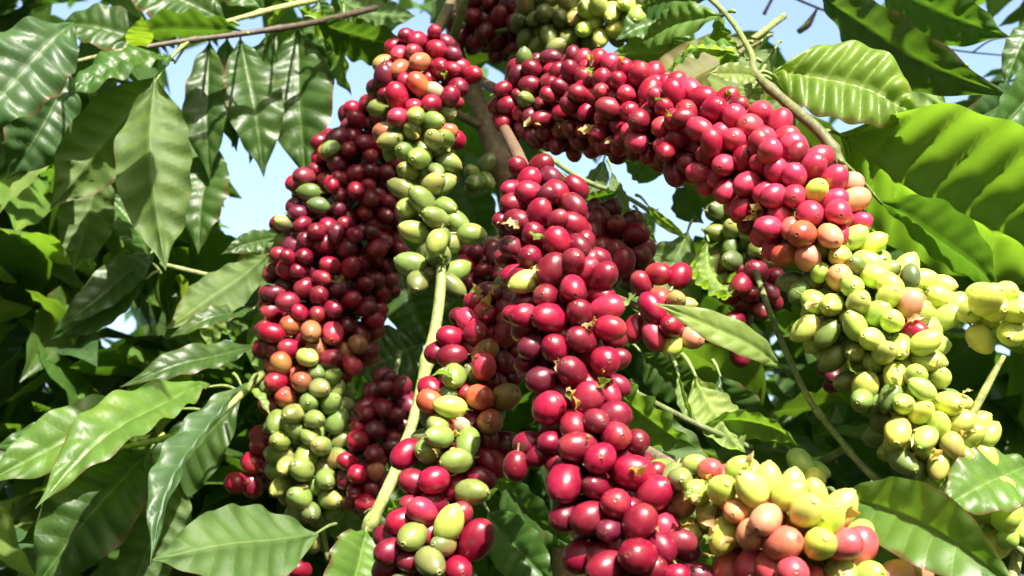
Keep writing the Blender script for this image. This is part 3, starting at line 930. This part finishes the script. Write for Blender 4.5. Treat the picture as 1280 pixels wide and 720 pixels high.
leaf(t1, (335, 42, 1.0), (312, 205, 1.0), 66, -20, 'dark', bend=.05, fold=.25)
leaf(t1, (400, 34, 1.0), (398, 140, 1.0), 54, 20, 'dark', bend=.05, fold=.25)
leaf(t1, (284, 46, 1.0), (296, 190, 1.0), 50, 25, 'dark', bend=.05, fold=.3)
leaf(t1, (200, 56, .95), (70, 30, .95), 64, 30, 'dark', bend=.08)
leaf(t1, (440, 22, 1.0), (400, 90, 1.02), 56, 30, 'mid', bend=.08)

# ------------------------------------------------------------------ pale twig above it
t1b = thing('leafy_branch', at(470, -20, 1.05), 'pale green twig with small sunlit leaves at the very top left of the trunk', 'leafy branch', LB)
stem(t1b, [(480, -25, 1.06), (400, -2, 1.0), (340, 12, .97), (280, 28, .95)], [.003, .0026, .0018], [PALE_STEM, PALE_STEM], knots=(.4, .75))
leaf(t1b, (282, 26, .95), (150, -20, .95), 90, 30, 'dark', bend=.08)
leaf(t1b, (330, 14, .97), (250, -60, .98), 70, 20, 'mid', bend=.06)
leaf(t1b, (370, 6, .98), (460, 40, .97), 46, 50, 'light', bend=.1, wave=.08)
leaf(t1b, (360, 8, .98), (330, 62, .96), 30, 100, 'lime', bend=.06)
leaf(t1b, (420, -2, 1.0), (520, 20, 1.0), 60, 140, 'mid', bend=.1)
leaf(t1b, (400, -2, 1.0), (410, 70, .99), 46, 20, 'mid', bend=.1)

# ------------------------------------------------------------------ middle left
t2 = thing('leafy_branch', at(390, 330, .98), 'leafy branch left of the dark red cherries with dark arching and olive leaves', 'leafy branch', LB)
stem(t2, [(430, 310, 1.0), (345, 330, .95), (300, 350, .93), (200, 330, .92)], [.003, .0025, .0018], [BROWN, GREEN_STEM])
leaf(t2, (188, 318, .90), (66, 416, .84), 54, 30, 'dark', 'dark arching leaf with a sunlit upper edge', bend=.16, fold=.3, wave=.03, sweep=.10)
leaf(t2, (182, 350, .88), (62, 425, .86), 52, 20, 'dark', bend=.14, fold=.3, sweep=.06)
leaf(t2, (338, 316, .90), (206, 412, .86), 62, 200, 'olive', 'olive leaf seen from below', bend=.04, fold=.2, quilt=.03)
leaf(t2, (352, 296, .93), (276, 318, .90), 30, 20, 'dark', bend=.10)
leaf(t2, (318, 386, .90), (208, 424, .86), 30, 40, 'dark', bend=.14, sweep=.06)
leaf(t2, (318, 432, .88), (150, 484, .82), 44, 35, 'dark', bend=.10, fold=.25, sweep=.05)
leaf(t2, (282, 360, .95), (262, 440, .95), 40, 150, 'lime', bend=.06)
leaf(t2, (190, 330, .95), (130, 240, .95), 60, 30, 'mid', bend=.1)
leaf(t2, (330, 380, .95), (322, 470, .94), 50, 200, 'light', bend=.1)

# ------------------------------------------------------------------ lower left
t3 = thing('leafy_branch', at(345, 455, .90), 'leafy branch at the lower left with sunlit green leaves drooping to the left', 'leafy branch', LB)
stem(t3, [(350, 440, .92), (325, 470, .84), (270, 520, .80), (215, 545, .78), (150, 560, .78)], [.0028, .0024, .0018], [GREEN_STEM, PALE_STEM])
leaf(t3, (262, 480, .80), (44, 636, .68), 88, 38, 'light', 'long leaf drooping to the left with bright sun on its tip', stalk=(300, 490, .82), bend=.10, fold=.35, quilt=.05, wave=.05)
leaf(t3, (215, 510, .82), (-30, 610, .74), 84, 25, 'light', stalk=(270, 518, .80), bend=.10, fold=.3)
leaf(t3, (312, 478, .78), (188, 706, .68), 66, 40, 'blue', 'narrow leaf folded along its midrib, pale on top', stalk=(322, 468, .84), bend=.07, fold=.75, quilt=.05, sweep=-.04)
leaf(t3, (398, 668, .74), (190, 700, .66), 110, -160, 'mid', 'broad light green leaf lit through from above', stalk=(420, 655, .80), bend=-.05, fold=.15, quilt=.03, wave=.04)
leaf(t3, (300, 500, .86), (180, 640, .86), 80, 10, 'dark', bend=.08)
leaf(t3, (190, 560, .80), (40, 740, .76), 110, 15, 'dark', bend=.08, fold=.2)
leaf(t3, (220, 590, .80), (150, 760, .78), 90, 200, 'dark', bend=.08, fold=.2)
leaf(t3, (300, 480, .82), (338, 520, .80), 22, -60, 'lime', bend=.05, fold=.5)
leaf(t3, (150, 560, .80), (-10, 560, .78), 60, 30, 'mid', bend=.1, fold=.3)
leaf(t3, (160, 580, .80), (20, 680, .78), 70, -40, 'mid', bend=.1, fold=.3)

# ------------------------------------------------------------------ right
t4 = thing('leafy_branch', at(880, -10, .72), 'upper right leafy branch with a bright ribbed leaf and one huge leaf above', 'leafy branch', LB)
stem(t4, [(840, -40, .76), (905, 15, .72), (938, 65, .68), (945, 92, .66), (985, 130, .64), (1026, 166, .62), (1048, 200, .615), (1060, 240, .61)], [.0014, .0016, .0020, .0030, .0030, .0026], [GREEN_STEM, GREEN_STEM, (0.12, .125, .045), (0.10, .10, .04), GREEN_STEM], knots=(.5, .80))
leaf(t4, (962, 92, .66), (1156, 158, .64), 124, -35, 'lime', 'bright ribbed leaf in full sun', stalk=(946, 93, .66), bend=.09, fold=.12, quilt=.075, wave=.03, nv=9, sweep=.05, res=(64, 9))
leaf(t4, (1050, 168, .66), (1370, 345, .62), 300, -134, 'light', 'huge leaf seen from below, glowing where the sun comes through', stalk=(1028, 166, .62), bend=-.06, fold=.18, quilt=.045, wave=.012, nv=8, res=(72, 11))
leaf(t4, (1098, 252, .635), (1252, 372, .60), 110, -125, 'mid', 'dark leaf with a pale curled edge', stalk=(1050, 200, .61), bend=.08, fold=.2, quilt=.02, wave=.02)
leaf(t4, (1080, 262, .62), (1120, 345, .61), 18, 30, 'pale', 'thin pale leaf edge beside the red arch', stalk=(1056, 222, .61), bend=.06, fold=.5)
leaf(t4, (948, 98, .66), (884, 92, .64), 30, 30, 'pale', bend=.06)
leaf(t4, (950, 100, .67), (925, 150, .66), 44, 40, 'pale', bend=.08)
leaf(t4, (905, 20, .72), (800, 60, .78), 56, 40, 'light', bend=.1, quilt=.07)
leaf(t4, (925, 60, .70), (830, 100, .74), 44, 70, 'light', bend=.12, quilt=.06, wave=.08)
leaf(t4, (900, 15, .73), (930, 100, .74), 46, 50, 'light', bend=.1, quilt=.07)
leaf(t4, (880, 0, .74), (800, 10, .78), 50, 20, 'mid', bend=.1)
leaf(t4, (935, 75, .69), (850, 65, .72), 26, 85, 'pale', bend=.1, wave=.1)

t4b = thing('leafy_branch', at(900, 40, .90), 'leafy branch behind the red arch with broad brownish-green shaded leaves', 'leafy branch', LB)
stem(t4b, [(980, 20, .92), (930, 55, .88), (880, 70, .87), (800, 60, .88)], [.0026, .002, .0016], [GREEN_STEM, PALE_STEM])
leaf(t4b, (955, 50, .86), (800, 130, .80), 95, 185, 'brown', bend=.04, quilt=.03)
leaf(t4b, (970, 60, .86), (890, 150, .80), 80, 170, 'olive', bend=.04)
leaf(t4b, (880, 70, .87), (760, 70, .86), 60, 160, 'light', bend=.06)
leaf(t4b, (860, 20, .88), (770, 50, .86), 60, 40, 'mid', bend=.06)
leaf(t4b, (840, 62, .87), (850, 20, .86), 36, 10, 'light', bend=.06)
leaf(t4b, (905, 120, .86), (1000, 140, .84), 40, 140, 'olive', bend=.06)

t5 = thing('leafy_branch', at(1010, -40, .85), 'leafy branch across the top right corner with big dark green leaves against the sky', 'leafy branch', LB)
stem(t5, [(960, -60, .85), (1030, -5, .82), (1120, -30, .80), (1240, -50, .80)], [.0026, .0024, .002], [BROWN, GREEN_STEM])
leaf(t5, (1026, -8, .80), (1268, 122, .70), 84, 25, 'dark', bend=.10, fold=.15, quilt=.035)
leaf(t5, (1095, -20, .80), (1262, 46, .76), 80, 20, 'mid', bend=.06, fold=.1)
leaf(t5, (1060, 30, .84), (1190, 140, .80), 70, 150, 'light', bend=.06)
leaf(t5, (1268, 112, .78), (1180, 168, .74), 52, -20, 'blue', 'small dark glossy leaf with a pale highlight', stalk=(1290, 100, .80), bend=.12, fold=.1)
leaf(t5, (1300, 80, .72), (1222, 190, .66), 66, -30, 'mid', stalk=(1310, 60, .76), bend=.08, fold=.2)
leaf(t5, (1300, 20, .80), (1255, 110, .78), 40, 20, 'mid', bend=.08)
leaf(t5, (1200, 90, .86), (1120, 145, .84), 50, 160, 'lime', bend=.08)

# thin bare twigs against the sky, top right
t5b = thing('bare_twig', at(1100, 50, 1.25), 'thin dark bare twig with small buds against the sky, top right', 'twig')
stem(t5b, [(960, -20, 1.3), (1010, 5, 1.28), (1080, 30, 1.25), (1180, 60, 1.25), (1260, 70, 1.25)], [.0016, .0012, .0008], [BROWN, GREEN_STEM])
stem(t5b, [(975, -20, 1.3), (960, 8, 1.29), (955, 18, 1.29)], [.0014, .0022], [BROWN, GREEN_STEM], 'bud')
stem(t5b, [(1022, 10, 1.28), (1010, 30, 1.27), (998, 40, 1.27)], [.001, .004, .003], [BROWN, (0.05, .09, .03)], 'bud')
stem(t5b, [(1215, 66, 1.25), (1240, 50, 1.25), (1275, 45, 1.25)], [.001, .0008], [BROWN, BROWN])

# ------------------------------------------------------------------ lower right
t6 = thing('leafy_branch', at(1300, 620, .56), 'leafy branch at the lower right with a long folded leaf below the pale fruit', 'leafy branch', LB)
stem(t6, [(1320, 560, .58), (1290, 620, .56), (1270, 700, .55), (1262, 760, .54)], [.0026, .0026], [PALE_STEM, PALE_STEM])
leaf(t6, (1046, 622, .50), (1285, 752, .43), 112, 0, 'light', 'long leaf folded upward, its lower half bright in the sun', stalk=(1035, 612, .51), bend=.06, fold=.55, quilt=.02, wave=.03, sweep=.07, res=(60, 9))
leaf(t6, (1290, 580, .56), (1170, 640, .52), 90, 15, 'light', 'pale leaf in glaring sun at the right edge', stalk=(1300, 600, .56), bend=.06, fold=.12)
leaf(t6, (1285, 610, .58), (1210, 730, .56), 80, 30, 'light', bend=.08)
leaf(t6, (1180, 600, .54), (1190, 655, .53), 22, 10, 'pale', bend=.05)
stem(t6, [(1255, 445, .545), (1238, 475, .545), (1215, 520, .545), (1192, 575, .545), (1175, 630, .55)], [.0010, .0018, .0016, .0014], [PALE_STEM, PALE_STEM], 'side_twig')

t7 = thing('leafy_branch', at(955, 370, .70), 'slender bare twig running down to the right with one narrow pale leaf', 'leafy branch', LB)
stem(t7, [(945, 340, .70), (962, 390, .65), (985, 445, .61), (1012, 500, .59), (1050, 550, .58), (1085, 590, .57), (1130, 625, .56)], [.0018, .0016, .0015, .0015, .0018], [GREEN_STEM, GREEN_STEM, PALE_STEM, PALE_STEM, PALE_STEM], knots=(.55, .72))
leaf(t7, (978, 462, .595), (814, 378, .565), 42, 24, 'pale', stalk=(988, 470, .60), bend=.10, fold=.2, quilt=.05, wave=.04)

t8 = thing('leafy_branch', at(760, 520, .70), 'low leafy branch right of the crimson cherries with curled and ribbed leaves', 'leafy branch', LB)
stem(t8, [(735, 450, .66), (775, 480, .58), (860, 525, .55), (905, 545, .55), (940, 560, .55)], [.0015, .0013], [(.10, .13, .04), (.10, .13, .04)])
leaf(t8, (764, 470, .575), (872, 560, .55), 70, 40, 'light', bend=.14, fold=.2, wave=.10)
leaf(t8, (800, 500, .62), (880, 660, .60), 110, 160, 'dark', 'dark leaf hollow in shade', bend=.06, fold=.2)
leaf(t8, (868, 468, .56), (932, 566, .54), 62, 150, 'pale', 'pale ribbed leaf lit from behind', bend=.06, fold=.1, quilt=.10, nv=7)
leaf(t8, (848, 468, .57), (876, 540, .55), 18, 30, 'pale', bend=.1, fold=.5)
leaf(t8, (878, 532, .55), (998, 558, .53), 46, 40, 'light', bend=-.24, fold=.3)
leaf(t8, (900, 470, .78), (960, 600, .76), 90, 20, 'dark', bend=.06)
leaf(t8, (800, 440, .78), (880, 500, .78), 60, 20, 'dark', bend=.06)
leaf(t8, (860, 290, .86), (800, 410, .82), 90, 190, 'olive', 'dull olive leaf in shade seen from below', bend=.04, fold=.15)
leaf(t8, (885, 300, .80), (915, 370, .76), 52, 130, 'lime', 'crumpled pale leaf catching the sun', bend=.14, quilt=.14, wave=.14)
leaf(t8, (620, 590, .68), (730, 690, .64), 60, 30, 'dark', bend=.1)
leaf(t8, (610, 640, .66), (700, 740, .62), 70, 10, 'mid', bend=.1)
leaf(t8, (600, 590, .62), (655, 602, .60), 26, 40, 'light', bend=.12)
leaf(t8, (470, 640, .68), (520, 620, .66), 30, 30, 'light', bend=.1)

t9 = thing('leafy_branch', at(740, 190, .90), 'small leafy twig with thin green leaves in the gap under the red arch', 'leafy branch', LB)
stem(t9, [(640, 160, .95), (720, 220, .9), (790, 250, .88), (860, 300, .88)], [.002, .0018, .0014], [GREEN_STEM, GREEN_STEM])
leaf(t9, (725, 250, .86), (775, 238, .84), 22, 30, 'mid', bend=.08)
leaf(t9, (780, 200, .88), (835, 215, .86), 40, 20, 'mid', bend=.08)
leaf(t9, (808, 255, .86), (862, 300, .84), 16, 30, 'lime', bend=.06)
leaf(t9, (765, 215, .88), (788, 275, .86), 24, 150, 'olive', bend=.06)
leaf(t9, (800, 270, .88), (822, 305, .86), 18, 30, 'light', bend=.06)
leaf(t9, (845, 235, .90), (880, 280, .88), 40, 20, 'dark', bend=.06)
leaf(t9, (755, 200, .92), (735, 245, .9), 30, 200, 'dark', bend=.06)

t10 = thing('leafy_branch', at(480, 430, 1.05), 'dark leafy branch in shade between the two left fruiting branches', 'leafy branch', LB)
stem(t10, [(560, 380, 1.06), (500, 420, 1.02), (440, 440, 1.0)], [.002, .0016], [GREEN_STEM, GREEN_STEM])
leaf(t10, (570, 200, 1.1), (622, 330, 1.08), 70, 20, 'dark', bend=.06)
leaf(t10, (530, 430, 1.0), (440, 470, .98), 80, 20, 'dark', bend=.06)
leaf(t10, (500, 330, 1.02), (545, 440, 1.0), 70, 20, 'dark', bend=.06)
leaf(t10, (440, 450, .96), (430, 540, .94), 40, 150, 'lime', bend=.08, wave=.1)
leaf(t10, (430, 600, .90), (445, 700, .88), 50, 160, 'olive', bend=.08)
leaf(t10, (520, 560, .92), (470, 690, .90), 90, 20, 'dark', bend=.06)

# ------------------------------------------------------------------ the mass of leaves behind
GAPS = [(420, 120, 42), (415, 165, 30), (340, 225, 44), (320, 265, 30), (246, 118, 22), (225, 125, 16), (306, 65, 16), (275, 195, 16), (300, 190, 14), (1050, 35, 40), (1000, 25, 34), (1015, 130, 18),
        (1090, 45, 24), (1230, 55, 30), (1265, 60, 20), (930, 5, 20), (716, 207, 14), (740, 235, 18), (800, 224, 22), (845, 255, 14), (842, 295, 16), (828, 315, 10), (876, 280, 10), (608, 265, 12), (480, 410, 14), (515, 432, 12),
        (290, 380, 5), (145, 405, 8), (105, 50, 12), (195, 8, 16), (1185, 105, 18), (788, 50, 12), (782, 75, 10), (455, 445, 8), (380, 20, 8)]


def scatter(mb, n, box, dep, size, tints, flat=0.4, gaps=True, res=(9, 2)):
    done = 0
    while done < n:
        px, py = rng.uniform(box[0], box[2]), rng.uniform(box[1], box[3])
        d = rng.uniform(*dep)
        L = rng.uniform(*size)
        c = at(px, py, d)
        dirv = np.array([rng.normal(0, 1), rng.normal(0, 1), rng.normal(-0.45, 0.6)])
        dirv /= np.linalg.norm(dirv)
        b, t = c - dirv * L / 2, c + dirv * L / 2
        done += 1
        if gaps:
            hit = False
            for q in (0.1, .3, .5, .7, .9):
                p = (b + (t - b) * q - CAM) @ BASIS.T
                if p[2] < .2: hit = True; break
                x, y = 640 + p[0] * F / p[2], 360 - p[1] * F / p[2]
                hw = L * F / p[2] * 0.17 * math.sin(math.pi * q)
                for gx_, gy_, gr in GAPS:
                    if (x - gx_) ** 2 + (y - gy_) ** 2 < (gr + hw) ** 2: hit = True; break
                if hit: break
            if hit: continue
        nrm = np.array([rng.normal(0, flat), rng.normal(0, flat), 1.0])
        nrm = nrm - dirv * (nrm @ dirv)
        leaf_geo(mb, b, t, L * rng.uniform(.34, .44), nrm, GREENS[tints[int(rng.integers(len(tints)))]], bend=rng.uniform(.02, .14), fold=rng.uniform(.1, .45), wave=.05, res=res, seed=int(rng.integers(1e6)), quilt=.04)


mb = MB()
TI = ['dark', 'dark', 'mid', 'mid', 'olive', 'light', 'blue']
scatter(mb, 760, (-80, 180, 500, 760), (1.05, 1.9), (.10, .17), TI)
scatter(mb, 260, (-120, -60, 480, 260), (1.1, 1.8), (.10, .17), TI)
scatter(mb, 90, (-40, 220, 340, 700), (.98, 1.25), (.05, .11), ['light', 'lime', 'pale', 'light'])  # small paler leaves, their tint standing for flecks of sun
scatter(mb, 360, (420, 150, 900, 760), (1.15, 1.9), (.10, .17), TI)
scatter(mb, 320, (760, 260, 1360, 780), (1.0, 1.8), (.10, .17), TI)
scatter(mb, 160, (560, -60, 1360, 240), (1.1, 1.8), (.10, .16), TI + ['light', 'lime'])
tag(mb.build('background_foliage', M_LEAF), 'mass of green coffee leaves crowding behind the fruiting branches', 'foliage', kind='stuff')

mb = MB()
scatter(mb, 1500, (-300, 290, 1600, 900), (2.0, 4.0), (.14, .24), TI, res=(7, 1))
scatter(mb, 420, (-300, -100, 1600, 360), (2.0, 4.0), (.14, .24), TI, res=(7, 1))
tag(mb.build('distant_foliage', M_LEAF), 'farther coffee bushes seen as dim leaves between the nearer ones', 'foliage', kind='stuff')

# unseen leaves added out of frame to shade the left side and the middle
mb = MB()


def in_frame(p, margin):
    q = (p - CAM) @ BASIS.T
    if q[2] < 0.08: return False
    return abs(q[0]) < q[2] * 640 / F + margin and abs(q[1]) < q[2] * 360 / F + margin


LIT_ON = {o.name for o in (tD, tU, tI)}
LIT = [at(*q) for q in [(760, 120, .7), (860, 160, .65), (950, 200, .62), (1020, 270, .6), (1080, 380, .58), (1120, 460, .56), (1180, 560, .55), (1240, 390, .56), (690, 320, .56), (710, 430, .53), (740, 570, .51),
       (790, 690, .49), (600, 420, .6), (570, 560, .57), (550, 680, .55), (900, 620, .48), (1000, 660, .47), (1080, 700, .47), (1100, 120, .6), (1200, 230, .55), (1150, 680, .47), (840, 390, .62), (740, 30, .9), (880, 60, .75),
       (500, 80, .77), (525, 200, .75), (540, 400, .7), (490, 600, .67), (820, 520, .65), (900, 510, .66), (150, 400, 1.2), (280, 420, 1.1), (100, 330, 1.2), (60, 280, 1.2), (200, 380, 1.3), (170, 330, .88), (250, 350, .88), (270, 640, .8), (930, 550, .62), (870, 420, .6), (790, 500, .64), (120, 560, .74), (250, 560, .72), (40, 100, .77), (300, 660, .70), (950, 550, .62)]]
LIT += [to_world(ch['p'] - np.array([0, 0, ch['r']])) for ch in ALL if ch['parent'].name in LIT_ON and 640 + ch['p'][0] * F / ch['p'][2] > 735]
LIT += [to_world(ch['p'] - np.array([0, 0, ch['r']])) for ch in ALL if ch['parent'] in (tE, tF)]
LIT += [at(*q) for q in [(510, 70, .74), (545, 110, .74), (525, 200, .72), (540, 290, .71), (350, 350, .82), (330, 590, .83), (395, 560, .79)]]
LIT += [at(*q) for q in [(1100, 100, .65), (1020, 80, .65), (1060, 130, .65), (1120, 140, .65), (1240, 220, .62), (880, 60, .73), (920, 80, .70), (830, 60, .76), (850, 400, .60), (930, 440, .61), (820, 390, .58), (40, 80, .76), (10, 130, .74), (140, 560, .72), (80, 610, .70), (200, 520, .76),
                         (250, 560, .74), (220, 640, .70), (290, 500, .76), (330, 680, .70), (250, 690, .68), (1230, 160, .7), (900, 520, .55), (800, 490, .57), (860, 540, .56), (960, 560, .54), (905, 540, .54), (910, 330, .78), (1000, 640, .5), (1150, 660, .48), (1230, 700, .46)]]
LIT += [at(rng.uniform(-40, 340), rng.uniform(230, 700), rng.uniform(.85, 1.25)) for _ in range(42)]
LIT += [at(rng.uniform(760, 1280), rng.uniform(-20, 140), rng.uniform(.8, 1.1)) for _ in range(10)]
LIT = np.array(LIT)


def blocks_sun(c, reach):
    w_ = c - LIT
    s_ = w_ @ TO_SUN
    off = np.linalg.norm(w_ - s_[:, None] * TO_SUN, axis=1)
    return bool(((s_ > 0) & (off < reach)).any())


def shade(px, py, d, n, spread, t0=(0.26, 0.6)):
    k = 0
    for _ in range(n * 30):
        if k >= n: break
        c = at(px + rng.normal(0, spread), py + rng.normal(0, spread), d) + TO_SUN * rng.uniform(*t0)
        dirv = np.array([rng.normal(0, 1), rng.normal(0, 1), rng.normal(-.3, .3)]); dirv /= np.linalg.norm(dirv)
        L = rng.uniform(.10, .15)
        if any(in_frame(c + dirv * L * e, 0.035) for e in (-.5, 0, .5)): continue
        if np.linalg.norm(c - CAM) < 0.2: continue
        if blocks_sun(c, 0.015 + L * .3): continue
        k += 1
        nrm = np.array([rng.normal(0, .3), rng.normal(0, .3), 1.0])
        leaf_geo(mb, c - dirv * L / 2, c + dirv * L / 2, L * .42, nrm, GREENS['mid'], res=(12, 3), seed=int(rng.integers(1e6)))


shade(430, 250, .87, 12, 45)
shade(410, 400, .86, 10, 45)
shade(390, 560, .84, 5, 40)
shade(470, 560, .82, 4, 40)
shade(650, 120, .90, 5, 35)
shade(690, 170, .75, 3, 20)
shade(310, 130, .95, 16, 45)
shade(930, 480, 1.1, 22, 90, (.4, .8))
shade(560, 500, 1.1, 12, 70, (.4, .8))
shade(60, 500, 1.2, 10, 80, (.4, .8))
shade(150, 230, .85, 6, 60)
shade(770, 310, .72, 2, 25)
shade(880, 470, .75, 5, 50)
shade(930, 340, .80, 3, 30)
shade(600, 350, .88, 3, 30)
shade(90, 480, .9, 5, 60)
shade(625, 200, .96, 4, 20)
shade(150, 650, .8, 4, 50)
# more unseen leaves added all round to block open sky, with gaps for sun
for _ in range(11000):
    v = rng.normal(0, 1, 3); v /= np.linalg.norm(v)
    c = CAM + np.array([0, .3, 0]) + v * rng.uniform(0.8, 2.3)
    if c[2] < .05: continue
    dirv = np.array([rng.normal(0, 1), rng.normal(0, 1), rng.normal(-.3, .4)]); dirv /= np.linalg.norm(dirv)
    L = rng.uniform(.13, .21)
    if any(in_frame(c + dirv * L * e, 0.06) for e in (-.5, 0, .5)): continue
    if blocks_sun(c, 0.03 + L * .5): continue
    nrm = np.array([rng.normal(0, .3), rng.normal(0, .3), 1.0])
    leaf_geo(mb, c - dirv * L / 2, c + dirv * L / 2, L * .45, nrm, GREENS[TI[int(rng.integers(len(TI)))]], res=(6, 1), seed=int(rng.integers(1e6)))
tag(mb.build('unseen_shade_foliage', M_LEAF), 'unseen coffee leaves added above and around to shade the fruit', 'foliage', kind='stuff')
